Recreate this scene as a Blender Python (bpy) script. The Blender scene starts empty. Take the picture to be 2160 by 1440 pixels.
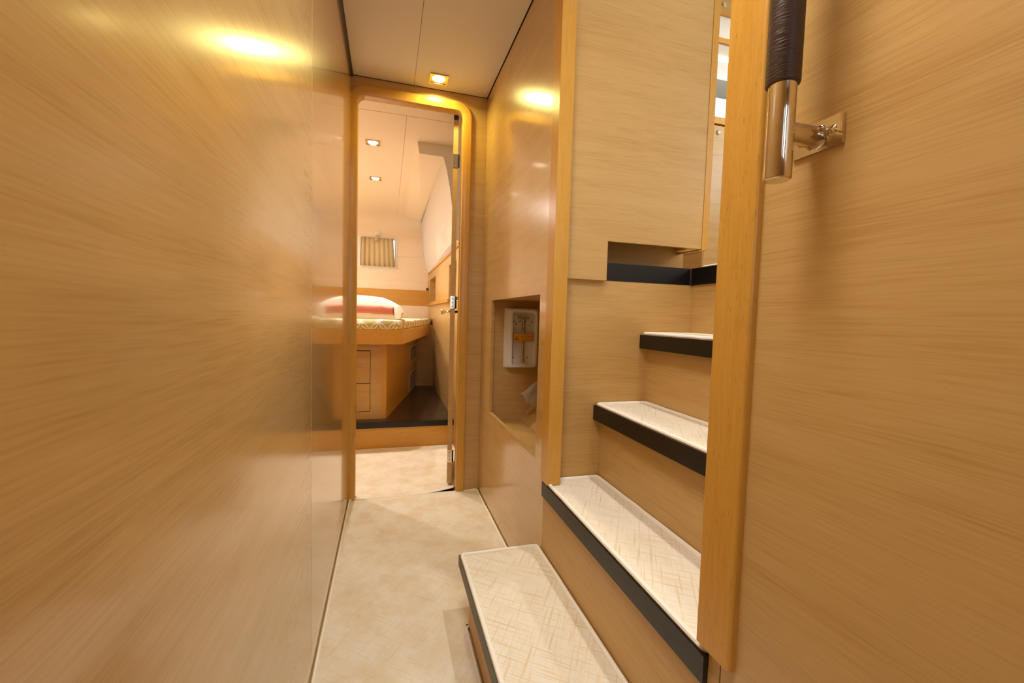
import bpy, bmesh, math, random
from mathutils import Vector, Matrix, noise
random.seed(7)
SC = bpy.context.scene
COL = SC.collection

# ------------------------------------------------------------------ camera
H = 1.10
cam_d = bpy.data.cameras.new('camera')
cam = bpy.data.objects.new('camera', cam_d); COL.objects.link(cam)
R = Matrix(((0.95983302, -0.01133851, -0.28034268),
            (-0.27912951, 0.06259588, -0.95821108),
            (0.02841298, 0.99797455, 0.05691668)))
cam.matrix_world = Matrix.Translation((0, 0, H)) @ R.to_4x4()
cam_d.sensor_width = 36.0
cam_d.lens = 901.468 * 36 / 2160
cam_d.clip_start = 0.01
SC.camera = cam

# ------------------------------------------------------------------ exposure, world
SC.view_settings.view_transform = 'Standard'
SC.view_settings.look = 'None'
SC.view_settings.gamma = 1.0
SC.view_settings.use_curve_mapping = False
SC.view_settings.exposure = 0.0
w = bpy.data.worlds.new('world'); SC.world = w; w.use_nodes = True
wn = w.node_tree.nodes; wl = w.node_tree.links
bg = wn['Background']
sky = wn.new('ShaderNodeTexSky')
sky.sky_type = 'NISHITA'; sky.sun_disc = False; sky.sun_elevation = math.radians(50); sky.sun_rotation = 1.0
wl.new(sky.outputs['Color'], bg.inputs['Color'])
bg.inputs['Strength'].default_value = 0.35
try:
    SC.cycles.max_bounces = 8; SC.cycles.diffuse_bounces = 5; SC.cycles.glossy_bounces = 4; SC.cycles.transmission_bounces = 4; SC.cycles.caustics_refractive = False
    SC.cycles.sample_clamp_indirect = 6.0
except Exception: pass

WARM = (1.0, 0.92, 0.84)
WARM_HALL = (1.0, 0.84, 0.26)
DAY = (0.86, 0.93, 1.0)
YB_ = -2.2
def area(name, loc, rot, sx, sy, power, color, shape='RECTANGLE', spread=math.pi):
    d = bpy.data.lights.new(name, 'AREA'); d.shape = shape
    d.size = sx
    if shape in ('RECTANGLE', 'ELLIPSE'): d.size_y = sy
    d.energy = power; d.color = color; d.spread = spread
    o = bpy.data.objects.new(name, d); o.location = loc; o.rotation_euler = rot; COL.objects.link(o)
    return o
# daylight: saloon side windows, galley window, plus added unseen aft window and corridor hatch
area('window_daylight', (3.58, 0.6, 2.75), (0, math.radians(90), 0), 0.8, 3.0, 40, DAY)
area('galley_daylight', (2.6, 2.98, 2.75), (math.radians(-90), 0, 0), 2.0, 0.9, 20, DAY)
area('added_aft_light', (0.12, YB_-0.05, 1.65), (math.radians(90), 0, 0), 0.36, 0.9, 5, DAY)
area('added_hatch_light', (0.02, 0.55, 2.50), (0, 0, 0), 0.44, 0.44, 22, (1.0, 0.965, 0.90))
HALL_LAMP_POWER = 4.2
CABIN_LAMP_POWER = 8.0
SALOON_LAMP_POWER = 4.3
area('cabin_window_daylight', (-0.135, 6.22, 1.93), (math.radians(-90), 0, 0), 0.44, 0.35, 1.6, (0.72, 0.80, 1.0))

# ------------------------------------------------------------------ materials
def lin(c):
    return tuple(((v/12.92) if v <= 0.04045 else ((v+0.055)/1.055)**2.4) for v in c)
def hexc(r, g, b): return lin((r/255, g/255, b/255)) + (1.0,)
def new_mat(name):
    m = bpy.data.materials.new(name); m.use_nodes = True
    nt = m.node_tree; b = nt.nodes['Principled BSDF']
    return m, nt, b
def nd(nt, t, **kw):
    n = nt.nodes.new(t)
    for k, v in kw.items(): setattr(n, k, v)
    return n
def simple(name, col, rough=0.5, metal=0.0, emit=None, es=0.0, bump=0.0, bs=200.0):
    m, nt, b = new_mat(name)
    b.inputs['Base Color'].default_value = col
    b.inputs['Roughness'].default_value = rough
    b.inputs['Metallic'].default_value = metal
    if emit:
        b.inputs['Emission Color'].default_value = emit
        b.inputs['Emission Strength'].default_value = es
    tc = nd(nt, 'ShaderNodeTexCoord'); nz = nd(nt, 'ShaderNodeTexNoise')
    nz.inputs['Scale'].default_value = bs; nz.inputs['Detail'].default_value = 3
    nt.links.new(tc.outputs['Object'], nz.inputs['Vector'])
    if bump > 0:
        bp = nd(nt, 'ShaderNodeBump'); bp.inputs['Strength'].default_value = bump; bp.inputs['Distance'].default_value = 0.001
        nt.links.new(nz.outputs['Fac'], bp.inputs['Height']); nt.links.new(bp.outputs['Normal'], b.inputs['Normal'])
    else:
        mr = nd(nt, 'ShaderNodeMapRange')
        mr.inputs['To Min'].default_value = max(0.0, rough-0.03); mr.inputs['To Max'].default_value = min(1.0, rough+0.03)
        nt.links.new(nz.outputs['Fac'], mr.inputs['Value']); nt.links.new(mr.outputs['Result'], b.inputs['Roughness'])
    return m
def wood(name, c_light, c_mid, c_dark, axis='H', rough=0.3, fine=320.0, contrast=1.0, coat=0.0, spec=0.5, flecks=False, bands=26.0, bump=0.06, coat_rough=None):
    """veneer: axis 'H' = grain runs level (X and Y), 'V' = grain runs up (Z)"""
    m, nt, b = new_mat(name)
    L = nt.links
    tc = nd(nt, 'ShaderNodeTexCoord')
    # gentle wander so the grain lines are not ruled straight
    wz = nd(nt, 'ShaderNodeTexNoise'); wz.inputs['Scale'].default_value = 2.2; wz.inputs['Detail'].default_value = 1
    L.new(tc.outputs['Object'], wz.inputs['Vector'])
    sub = nd(nt, 'ShaderNodeVectorMath', operation='SUBTRACT'); sub.inputs[1].default_value = (0.5, 0.5, 0.5)
    L.new(wz.outputs['Color'], sub.inputs[0])
    sc = nd(nt, 'ShaderNodeVectorMath', operation='SCALE'); sc.inputs['Scale'].default_value = 0.018
    L.new(sub.outputs[0], sc.inputs[0])
    add = nd(nt, 'ShaderNodeVectorMath', operation='ADD')
    L.new(tc.outputs['Object'], add.inputs[0]); L.new(sc.outputs[0], add.inputs[1])
    def streak(along, across, detail, rgh):
        mp = nd(nt, 'ShaderNodeMapping')
        mp.inputs['Scale'].default_value = (along, along, across) if axis == 'H' else (across, across, along)
        L.new(add.outputs[0], mp.inputs['Vector'])
        n = nd(nt, 'ShaderNodeTexNoise'); n.inputs['Scale'].default_value = 1.0
        n.inputs['Detail'].default_value = detail; n.inputs['Roughness'].default_value = rgh
        L.new(mp.outputs[0], n.inputs['Vector'])
        return n.outputs['Fac']
    f1 = streak(9.0, fine, 2.0, 0.6)
    f2 = streak(1.6, bands, 4.0, 0.62)
    f3 = streak(1.0, 3.0, 1.0, 0.5)
    def mul(a, k):
        n = nd(nt, 'ShaderNodeMath', operation='MULTIPLY'); n.inputs[1].default_value = k; L.new(a, n.inputs[0]); return n.outputs[0]
    def plus(a, c):
        n = nd(nt, 'ShaderNodeMath', operation='ADD'); L.new(a, n.inputs[0]); L.new(c, n.inputs[1]); return n.outputs[0]
    tot = plus(plus(mul(f1, 0.44), mul(f2, 0.38)), mul(f3, 0.18))
    cr = nd(nt, 'ShaderNodeValToRGB')
    e = cr.color_ramp.elements
    lo, hi = 0.5-0.17/contrast, 0.5+0.17/contrast
    e[0].position = lo; e[0].color = c_dark
    e[1].position = hi; e[1].color = c_light
    mid = e.new(0.5); mid.color = c_mid
    L.new(tot, cr.inputs['Fac'])
    out = cr.outputs['Color']
    if flecks:
        mp = nd(nt, 'ShaderNodeMapping')
        mp.inputs['Scale'].default_value = (60, 60, 700) if axis == 'H' else (500, 500, 60)
        L.new(tc.outputs['Object'], mp.inputs['Vector'])
        vz = nd(nt, 'ShaderNodeTexNoise'); vz.inputs['Scale'].default_value = 1; vz.inputs['Detail'].default_value = 0
        L.new(mp.outputs[0], vz.inputs['Vector'])
        r2 = nd(nt, 'ShaderNodeMapRange'); r2.inputs['From Min'].default_value = 0.68; r2.inputs['From Max'].default_value = 0.78
        r2.inputs['To Max'].default_value = 0.35
        L.new(vz.outputs['Fac'], r2.inputs['Value'])
        mx = nd(nt, 'ShaderNodeMix', data_type='RGBA'); mx.inputs['B'].default_value = tuple(v*0.5 for v in c_dark[:3])+(1,)
        L.new(r2.outputs['Result'], mx.inputs['Factor']); L.new(out, mx.inputs['A']); out = mx.outputs['Result']
    L.new(out, b.inputs['Base Color'])
    b.inputs['Roughness'].default_value = rough
    b.inputs['Specular IOR Level'].default_value = spec
    b.inputs['Coat Weight'].default_value = coat; b.inputs['Coat Roughness'].default_value = rough if coat_rough is None else coat_rough
    if bump > 0:
        bp = nd(nt, 'ShaderNodeBump'); bp.inputs['Strength'].default_value = bump; bp.inputs['Distance'].default_value = 0.0006
        L.new(f1, bp.inputs['Height']); L.new(bp.outputs['Normal'], b.inputs['Normal'])
    return m
V_L, V_M, V_D = hexc(206, 171, 112), hexc(199, 162, 101), hexc(184, 144, 82)
M = {}
M['veneer'] = wood('oak_veneer', V_L, V_M, V_D, 'H', rough=0.30)
M['veneer_gloss'] = wood('oak_veneer_gloss', V_L, V_M, V_D, 'H', rough=0.24, bump=0, coat=0.75, coat_rough=0.07)
M['veneer_satin'] = wood('oak_veneer_satin', V_L, V_M, V_D, 'H', rough=0.25, bump=0, coat=0.6, coat_rough=0.11)
M['veneer_matt'] = wood('oak_veneer_matt', V_L, V_M, V_D, 'H', rough=0.42, spec=0.35)
M['beech'] = wood('beech_trim', hexc(213, 163, 74), hexc(207, 155, 65), hexc(197, 143, 54), 'V', rough=0.28, fine=120, bands=14, flecks=True, contrast=0.9, bump=0.01)
M['beech_level'] = wood('beech_trim_level', hexc(213, 163, 74), hexc(207, 155, 65), hexc(197, 143, 54), 'H', rough=0.28, fine=120, bands=14, flecks=True, contrast=0.9, bump=0.01)
M['dark_floor'] = wood('dark_wood_floor', hexc(80, 62, 46), hexc(62, 48, 36), hexc(44, 33, 24), 'V', rough=0.3, fine=60, bands=12)
M['ceiling'] = simple('ceiling_vinyl', hexc(236, 232, 224), 0.5, bump=0.15, bs=500)
M['cream'] = simple('cream_lining', hexc(244, 226, 203), 0.5, bump=0.1, bs=300)
M['white'] = simple('white_plastic', hexc(240, 240, 240), 0.25)
M['gasket'] = simple('grey_gasket', hexc(78, 72, 66), 0.5)
M['seam'] = simple('dark_seam', hexc(46, 32, 18), 0.7)
M['seam_light'] = simple('pale_seam', hexc(214, 176, 128), 0.5)
M['edging'] = simple('black_step_edging', hexc(15, 12, 10), 0.38, bump=0.2, bs=900)
M['edging_lit'] = simple('lit_step_edging', hexc(84, 78, 66), 0.45, bump=0.2, bs=900)  # black edging coloured greyer for the light it catches in the corridor
M['chrome'] = simple('polished_steel', hexc(225, 215, 202), 0.06, 1.0)
M['steel'] = simple('brushed_steel', hexc(190, 180, 160), 0.25, 1.0)
M['bezel'] = simple('lamp_bezel_metal', hexc(205, 185, 150), 0.18, 1.0)
M['black'] = simple('black_rubber', hexc(20, 18, 18), 0.5)
M['rubber_under'] = simple('mat_underside', hexc(40, 40, 44), 0.8)
M['sticker'] = simple('yellow_sticker', hexc(236, 176, 30), 0.35)
M['ink'] = simple('sticker_ink', hexc(60, 40, 10), 0.5)
M['paper'] = simple('crumpled_cloth', hexc(228, 220, 208), 0.85, bump=0.3, bs=150)
M['lamp_glow'] = simple('lamp_glow', hexc(255, 240, 210), 0.5, emit=(1.0, 0.86, 0.62, 1), es=9)
M['strip_glow'] = simple('strip_glow', hexc(255, 240, 210), 0.5, emit=(1.0, 0.8, 0.5, 1), es=6)
M['pink'] = simple('pink_blanket_fabric', hexc(214, 128, 112), 0.9, bump=0.6, bs=260)
M['grille'] = simple('vent_metal', hexc(205, 190, 160), 0.35)
M['void'] = simple('dark_gap', hexc(16, 12, 8), 0.9)

def leather():
    m, nt, b = new_mat('dark_brown_leather'); L = nt.links
    b.inputs['Base Color'].default_value = hexc(72, 52, 44)
    b.inputs['Roughness'].default_value = 0.42
    tc = nd(nt, 'ShaderNodeTexCoord'); mp = nd(nt, 'ShaderNodeMapping'); mp.inputs['Scale'].default_value = (60, 60, 420)
    n = nd(nt, 'ShaderNodeTexNoise'); n.inputs['Scale'].default_value = 1; n.inputs['Detail'].default_value = 3
    L.new(tc.outputs['Object'], mp.inputs['Vector']); L.new(mp.outputs[0], n.inputs['Vector'])
    bp = nd(nt, 'ShaderNodeBump'); bp.inputs['Strength'].default_value = 0.9; bp.inputs['Distance'].default_value = 0.0012
    L.new(n.outputs['Fac'], bp.inputs['Height']); L.new(bp.outputs['Normal'], b.inputs['Normal'])
    return m
M['leather'] = leather()

def carpet(name, hatch=1.0, blotch=1.0, ang=35):
    m, nt, b = new_mat(name); L = nt.links
    tc = nd(nt, 'ShaderNodeTexCoord')
    def lines(a, along, across, seed):
        mp = nd(nt, 'ShaderNodeMapping'); mp.inputs['Rotation'].default_value = (0, 0, math.radians(a))
        mp2 = nd(nt, 'ShaderNodeMapping'); mp2.inputs['Scale'].default_value = (along, across, 1); mp2.inputs['Location'].default_value = (seed, seed*2.3, 0)
        L.new(tc.outputs['Object'], mp.inputs['Vector']); L.new(mp.outputs[0], mp2.inputs['Vector'])
        n = nd(nt, 'ShaderNodeTexNoise'); n.inputs['Scale'].default_value = 1; n.inputs['Detail'].default_value = 2; n.inputs['Roughness'].default_value = 0.6
        L.new(mp2.outputs[0], n.inputs['Vector'])
        r = nd(nt, 'ShaderNodeMapRange'); r.inputs['From Min'].default_value = 0.53; r.inputs['From Max'].default_value = 0.68
        L.new(n.outputs['Fac'], r.inputs['Value']); return r.outputs['Result']
    a = lines(ang, 6, 150, 1.0); c = lines(ang+84, 6, 150, 5.0)
    mx0 = nd(nt, 'ShaderNodeMath', operation='MAXIMUM'); L.new(a, mx0.inputs[0]); L.new(c, mx0.inputs[1])
    big = nd(nt, 'ShaderNodeTexNoise'); big.inputs['Scale'].default_value = 7; big.inputs['Detail'].default_value = 5; big.inputs['Roughness'].default_value = 0.65
    L.new(tc.outputs['Object'], big.inputs['Vector'])
    rb = nd(nt, 'ShaderNodeMapRange'); rb.inputs['From Min'].default_value = 0.42; rb.inputs['From Max'].default_value = 0.72
    L.new(big.outputs['Fac'], rb.inputs['Value'])
    k1 = nd(nt, 'ShaderNodeMath', operation='MULTIPLY'); k1.inputs[1].default_value = 0.50*hatch; L.new(mx0.outputs[0], k1.inputs[0])
    mA = nd(nt, 'ShaderNodeMix', data_type='RGBA'); mA.inputs['A'].default_value = hexc(236, 228, 211); mA.inputs['B'].default_value = hexc(216, 192, 148)
    k2 = nd(nt, 'ShaderNodeMath', operation='MULTIPLY'); k2.inputs[1].default_value = 0.75*blotch; L.new(rb.outputs['Result'], k2.inputs[0])
    L.new(k2.outputs[0], mA.inputs['Factor'])
    mB = nd(nt, 'ShaderNodeMix', data_type='RGBA'); mB.inputs['B'].default_value = hexc(206, 170, 104)
    L.new(mA.outputs['Result'], mB.inputs['A']); L.new(k1.outputs[0], mB.inputs['Factor'])
    L.new(mB.outputs['Result'], b.inputs['Base Color'])
    b.inputs['Roughness'].default_value = 0.9; b.inputs['Sheen Weight'].default_value = 0.3; b.inputs['Specular IOR Level'].default_value = 0.15
    fz = nd(nt, 'ShaderNodeTexNoise'); fz.inputs['Scale'].default_value = 700; fz.inputs['Detail'].default_value = 2
    L.new(tc.outputs['Object'], fz.inputs['Vector'])
    bp = nd(nt, 'ShaderNodeBump'); bp.inputs['Strength'].default_value = 0.5; bp.inputs['Distance'].default_value = 0.002
    L.new(fz.outputs['Fac'], bp.inputs['Height']); L.new(bp.outputs['Normal'], b.inputs['Normal'])
    return m
M['carpet_hall'] = carpet('hall_carpet', 0.45, 1.0, 40)
M['carpet_step'] = carpet('step_carpet', 1.0, 0.35, 38)
M['binding'] = simple('carpet_binding', hexc(246, 239, 226), 0.85, bump=0.5, bs=600)

def curtain_mat():
    return simple('beige_curtain_fabric', hexc(212, 184, 140), 0.9, bump=0.4, bs=500)
M['curtain'] = curtain_mat()

def sheet_mat():
    m, nt, b = new_mat('lattice_sheet'); L = nt.links
    tc = nd(nt, 'ShaderNodeTexCoord')
    def mth(op, a, c=None):
        n = nd(nt, 'ShaderNodeMath', operation=op)
        for k, v in enumerate((a, c)):
            if v is None: continue
            if isinstance(v, (int, float)): n.inputs[k].default_value = v
            else: L.new(v, n.inputs[k])
        return n.outputs[0]
    sp = nd(nt, 'ShaderNodeSeparateXYZ'); L.new(tc.outputs['Object'], sp.inputs[0])
    u0 = mth('MULTIPLY', sp.outputs['X'], 7.5)
    v0 = mth('MULTIPLY', mth('SUBTRACT', mth('MULTIPLY', sp.outputs['Z'], 1.0), mth('MULTIPLY', sp.outputs['Y'], 0.8)), 7.5)
    def ringset(du, dv, r0, wd):
        u = mth('SUBTRACT', mth('FRACT', mth('ADD', u0, du)), 0.5); v = mth('SUBTRACT', mth('FRACT', mth('ADD', v0, dv)), 0.5)
        d = mth('SQRT', mth('ADD', mth('MULTIPLY', u, u), mth('MULTIPLY', v, v)))
        return mth('LESS_THAN', mth('ABSOLUTE', mth('SUBTRACT', d, r0)), wd)
    r = mth('MAXIMUM', mth('MAXIMUM', ringset(0, 0, 0.46, 0.035), ringset(0.5, 0.5, 0.46, 0.035)), ringset(0, 0, 0.06, 0.05))
    m1 = nd(nt, 'ShaderNodeMix', data_type='RGBA'); m1.inputs['A'].default_value = hexc(186, 172, 124); m1.inputs['B'].default_value = hexc(240, 230, 204)
    L.new(r, m1.inputs['Factor']); L.new(m1.outputs['Result'], b.inputs['Base Color'])
    b.inputs['Roughness'].default_value = 0.85
    return m
M['sheet'] = sheet_mat()
def duvet_mat():
    m, nt, b = new_mat('white_printed_duvet'); L = nt.links
    tc = nd(nt, 'ShaderNodeTexCoord'); mp = nd(nt, 'ShaderNodeMapping'); mp.inputs['Scale'].default_value = (7, 7, 16); mp.inputs['Rotation'].default_value = (0.2, 0.5, 0.1)
    v = nd(nt, 'ShaderNodeTexVoronoi'); v.inputs['Scale'].default_value = 1; v.inputs['Randomness'].default_value = 1
    L.new(tc.outputs['Object'], mp.inputs['Vector']); L.new(mp.outputs[0], v.inputs['Vector'])
    r = nd(nt, 'ShaderNodeMapRange'); r.inputs['From Min'].default_value = 0.09; r.inputs['From Max'].default_value = 0.13
    r.inputs['To Min'].default_value = 1; r.inputs['To Max'].default_value = 0
    L.new(v.outputs['Distance'], r.inputs['Value'])
    m1 = nd(nt, 'ShaderNodeMix', data_type='RGBA'); m1.inputs['A'].default_value = hexc(250, 243, 232); m1.inputs['B'].default_value = hexc(120, 100, 90)
    L.new(r.outputs['Result'], m1.inputs['Factor']); L.new(m1.outputs['Result'], b.inputs['Base Color'])
    b.inputs['Roughness'].default_value = 0.85
    return m
M['duvet'] = duvet_mat()
def thin_glass(name, tint, rough=0.03):
    """thin pane: lets light straight through, mirrors a little at grazing angles"""
    m = bpy.data.materials.new(name); m.use_nodes = True; nt = m.node_tree; nt.nodes.clear(); L = nt.links
    out = nd(nt, 'ShaderNodeOutputMaterial'); mx = nd(nt, 'ShaderNodeMixShader'); fr = nd(nt, 'ShaderNodeFresnel'); fr.inputs['IOR'].default_value = 1.45
    tr = nd(nt, 'ShaderNodeBsdfTransparent'); tr.inputs['Color'].default_value = tint
    gl = nd(nt, 'ShaderNodeBsdfGlossy'); gl.inputs['Roughness'].default_value = rough
    ge = nd(nt, 'ShaderNodeNewGeometry'); su = nd(nt, 'ShaderNodeMath', operation='SUBTRACT'); su.inputs[0].default_value = 1.0; L.new(ge.outputs['Backfacing'], su.inputs[1])
    mu = nd(nt, 'ShaderNodeMath', operation='MULTIPLY'); L.new(fr.outputs[0], mu.inputs[0]); L.new(su.outputs[0], mu.inputs[1]); L.new(mu.outputs[0], mx.inputs[0]); L.new(tr.outputs[0], mx.inputs[1]); L.new(gl.outputs[0], mx.inputs[2]); L.new(mx.outputs[0], out.inputs['Surface'])
    return m
M['glass'] = thin_glass('window_glass', (0.94, 0.97, 0.98, 1))
M['clear'] = thin_glass('clear_cover', (0.97, 0.98, 0.98, 1))

# ------------------------------------------------------------------ object helpers
ORG = {}
def org(o): return ORG.get(o.name, Vector((0, 0, 0))) if o else Vector((0, 0, 0))
def thing(name, label, cat, loc, group=None):
    o = bpy.data.objects.new(name, None); COL.objects.link(o)
    o.location = loc; o['label'] = label; o['category'] = cat
    o.empty_display_size = 0.05
    if group: o['group'] = group
    ORG[o.name] = Vector(loc)
    return o
def link(name, bm, mat, parent=None, smooth=False, label=None, kind=None, loc=None, bevel=0.0, seg=2, angle=0.6):
    """bm is in world coordinates"""
    if bevel > 0:
        es = [e for e in bm.edges if len(e.link_faces) == 2 and e.calc_face_angle(0) > angle]
        if es: bmesh.ops.bevel(bm, geom=es, offset=bevel, segments=seg, profile=0.5, affect='EDGES', clamp_overlap=True)
    o_p = org(parent)
    base = Vector(loc) if loc is not None else (o_p if parent else Vector((0, 0, 0)))
    bmesh.ops.translate(bm, vec=-base, verts=bm.verts)
    bmesh.ops.recalc_face_normals(bm, faces=bm.faces)
    me = bpy.data.meshes.new(name); bm.to_mesh(me); bm.free()
    me.materials.append(M[mat] if isinstance(mat, str) else mat)
    if smooth or bevel > 0:
        for p in me.polygons: p.use_smooth = True
        try: me.set_sharp_from_angle(angle=math.radians(35))
        except Exception: pass
    o = bpy.data.objects.new(name, me); COL.objects.link(o)
    if parent: o.parent = parent
    o.location = base - o_p if parent else base
    ORG[o.name] = base
    if label: o['label'] = label
    if kind: o['kind'] = kind
    return o
def tag(o, label, cat, group=None):
    o['label'] = label; o['category'] = cat
    if group: o['group'] = group
    return o
def struct(o, label=None):
    o['kind'] = 'structure'
    if label: o['label'] = label
    return o
def new(): return bmesh.new()
def box(bm, x0, x1, y0, y1, z0, z1):
    v = [bm.verts.new(p) for p in ((x0,y0,z0),(x1,y0,z0),(x1,y1,z0),(x0,y1,z0),(x0,y0,z1),(x1,y0,z1),(x1,y1,z1),(x0,y1,z1))]
    for f in ((0,3,2,1),(4,5,6,7),(0,1,5,4),(1,2,6,5),(2,3,7,6),(3,0,4,7)): bm.faces.new([v[i] for i in f])
    return bm
def bx(x0, x1, y0, y1, z0, z1): return box(new(), x0, x1, y0, y1, z0, z1)
def prism(bm, pts, axis, a, b):
    """pts 2D polygon; axis: 'X' pts=(y,z); 'Y' pts=(x,z); 'Z' pts=(x,y)"""
    def mk(p, t): return {'X': (t, p[0], p[1]), 'Y': (p[0], t, p[1]), 'Z': (p[0], p[1], t)}[axis]
    A = [bm.verts.new(mk(p, a)) for p in pts]; B = [bm.verts.new(mk(p, b)) for p in pts]
    bm.faces.new(A); bm.faces.new(B[::-1])
    n = len(pts)
    for i in range(n): bm.faces.new((A[i], B[i], B[(i+1) % n], A[(i+1) % n]))
    return bm
def ring_plate(bm, outer, inner, axis, a, b):
    """outer, inner 4-point polygons (same order) -> plate with a hole"""
    def mk(p, t): return {'X': (t, p[0], p[1]), 'Y': (p[0], t, p[1]), 'Z': (p[0], p[1], t)}[axis]
    n = len(outer)
    Oa = [bm.verts.new(mk(p, a)) for p in outer]; Ob = [bm.verts.new(mk(p, b)) for p in outer]
    Ia = [bm.verts.new(mk(p, a)) for p in inner]; Ib = [bm.verts.new(mk(p, b)) for p in inner]
    for i in range(n):
        j = (i+1) % n
        bm.faces.new((Oa[i], Oa[j], Ia[j], Ia[i])); bm.faces.new((Ob[j], Ob[i], Ib[i], Ib[j]))
        bm.faces.new((Oa[j], Oa[i], Ob[i], Ob[j])); bm.faces.new((Ia[i], Ia[j], Ib[j], Ib[i]))
    return bm
def rect(a0, a1, b0, b1): return [(a0, b0), (a1, b0), (a1, b1), (a0, b1)]
def rrect(a0, a1, b0, b1, r, n=6):
    pts = []
    for cx, cy, s in ((a1-r, b0+r, -90), (a1-r, b1-r, 0), (a0+r, b1-r, 90), (a0+r, b0+r, 180)):
        for i in range(n+1):
            t = math.radians(s + 90*i/n); pts.append((cx+r*math.cos(t), cy+r*math.sin(t)))
    return pts
def cyl(bm, p0, p1, r0, r1=None, n=24, caps=True):
    p0, p1 = Vector(p0), Vector(p1); r1 = r0 if r1 is None else r1
    d = (p1-p0).normalized(); u = d.orthogonal().normalized(); v = d.cross(u)
    A = []; B = []
    for i in range(n):
        t = 2*math.pi*i/n; q = u*math.cos(t)+v*math.sin(t)
        A.append(bm.verts.new(p0+q*r0)); B.append(bm.verts.new(p1+q*r1))
    for i in range(n): bm.faces.new((A[i], A[(i+1) % n], B[(i+1) % n], B[i]))
    if caps: bm.faces.new(A[::-1]); bm.faces.new(B)
    return bm
def lathe(bm, p0, axis, prof, n=24):
    """prof: list of (distance along axis, radius)"""
    p0 = Vector(p0); d = Vector(axis).normalized(); u = d.orthogonal().normalized(); v = d.cross(u)
    rings = []
    for t, r in prof:
        if r < 1e-6: rings.append([bm.verts.new(p0+d*t)]); continue
        rings.append([bm.verts.new(p0+d*t+(u*math.cos(2*math.pi*i/n)+v*math.sin(2*math.pi*i/n))*r) for i in range(n)])
    for A, B in zip(rings, rings[1:]):
        for i in range(n):
            j = (i+1) % n
            if len(A) == 1 and len(B) == 1: continue
            if len(A) == 1: bm.faces.new((A[0], B[j], B[i]))
            elif len(B) == 1: bm.faces.new((A[i], A[j], B[0]))
            else: bm.faces.new((A[i], A[j], B[j], B[i]))
    for r, rev in ((rings[0], True), (rings[-1], False)):
        if len(r) > 1: bm.faces.new(r[::-1] if rev else r)
    return bm
def tube(bm, pts, r, n=8, closed=True):
    P = [Vector(p) for p in pts]; N = len(P); rings = []
    for i in range(N):
        a = P[(i-1) % N] if (closed or i > 0) else P[i]; c = P[(i+1) % N] if (closed or i < N-1) else P[i]
        d = (c-a).normalized(); u = d.cross(Vector((0, 0, 1)))
        u = u.normalized() if u.length > 1e-4 else Vector((1, 0, 0)); v = u.cross(d).normalized()
        rings.append([bm.verts.new(P[i]+(u*math.cos(2*math.pi*k/n)+v*math.sin(2*math.pi*k/n))*r) for k in range(n)])
    for i in range(N if closed else N-1):
        A, B = rings[i], rings[(i+1) % N]
        for k in range(n): bm.faces.new((A[k], A[(k+1) % n], B[(k+1) % n], B[k]))
    if not closed: bm.faces.new(rings[0][::-1]); bm.faces.new(rings[-1])
    return bm

# ------------------------------------------------------------------ key planes (metres)
XL, XR, YD, ZC = -0.208, 0.563, 2.600, 2.410
YSW = 1.445                                   # far side wall of the stairwell
Z1, Z2, Z3, Z4 = 0.498, 0.776, 1.044, 1.308     # tops of the stair treads under their mats
YB = -2.2                                     # aft end of the corridor
ZS = 3.30                                     # saloon ceiling

# ================================================================== SHELL
# floor
struct(link('floor', bx(XL-0.03, XR+0.04, YB, 3.60, -0.03, 0.0), 'veneer_matt', label='corridor floor base under the carpets'))
# left wall: two glossy panels with a fine seam
wl_ = struct(link('wall_left', bx(XL-0.04, XL-0.004, YB, YD+0.05, 0.0, ZC+0.06), 'seam_light'), 'glossy oak wall on the left of the corridor')
for a, b_, mt in ((YB, 1.3335, 'veneer_satin'), (1.3362, YD, 'veneer_gloss')):
    link('panel', bx(XL-0.004, XL, a, b_, 0.001, ZC-0.006), mt, wl_)
link('seam_strip', bx(XL-0.004, XL+0.0002, 1.3346, 1.3361, 0.001, ZC-0.006), 'seam_light', wl_)
link('seam_gap', bx(XL-0.004, XL-0.002, 1.3336, 1.3345, 0.001, ZC-0.006), 'seam', wl_)
# right wall beside the camera (with the grab handle)
wr = struct(link('wall_right', bx(XR+0.003, XR+0.035, YB, 0.575, 0.0, ZC), 'seam'), 'oak wall close on the right with the grab handle')
link('panel', bx(XR, XR+0.003, YB, 0.5745, 0.001, ZC-0.006), 'veneer', wr)
# niche wall (right, far)
nw = struct(link('wall_niche', ring_plate(new(), rect(1.452, YD, 0.0, ZC-0.006), rect(1.556, 2.347, 0.555, 1.190), 'X', XR, XR+0.016), 'veneer_satin'), 'oak wall with the recessed niche')
# doorway wall
dw = struct(link('wall_doorway', prism(new(), [(XL, 0), (XL, ZC+0.003), (XR, ZC+0.003), (XR, 0), (0.43, 0), (0.43, 2.32), (-0.185, 2.32), (-0.185, 0)], 'Y', YD+0.004, YD+0.045), 'seam'), 'oak wall around the cabin doorway')
link('panel', prism(new(), [(-0.2, 0.862), (XL+0.001, 0.862), (XL+0.001, ZC-0.002), (XR-0.001, ZC-0.002), (XR-0.001, 0.8645), (0.44, 0.8645), (0.44, 2.325), (-0.19, 2.325), (-0.19, 0.862)], 'Y', YD, YD+0.004), 'veneer', dw)
link('panel', bx(0.44, XR-0.001, YD, YD+0.004, 0.001, 0.8630), 'veneer', dw)
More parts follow.
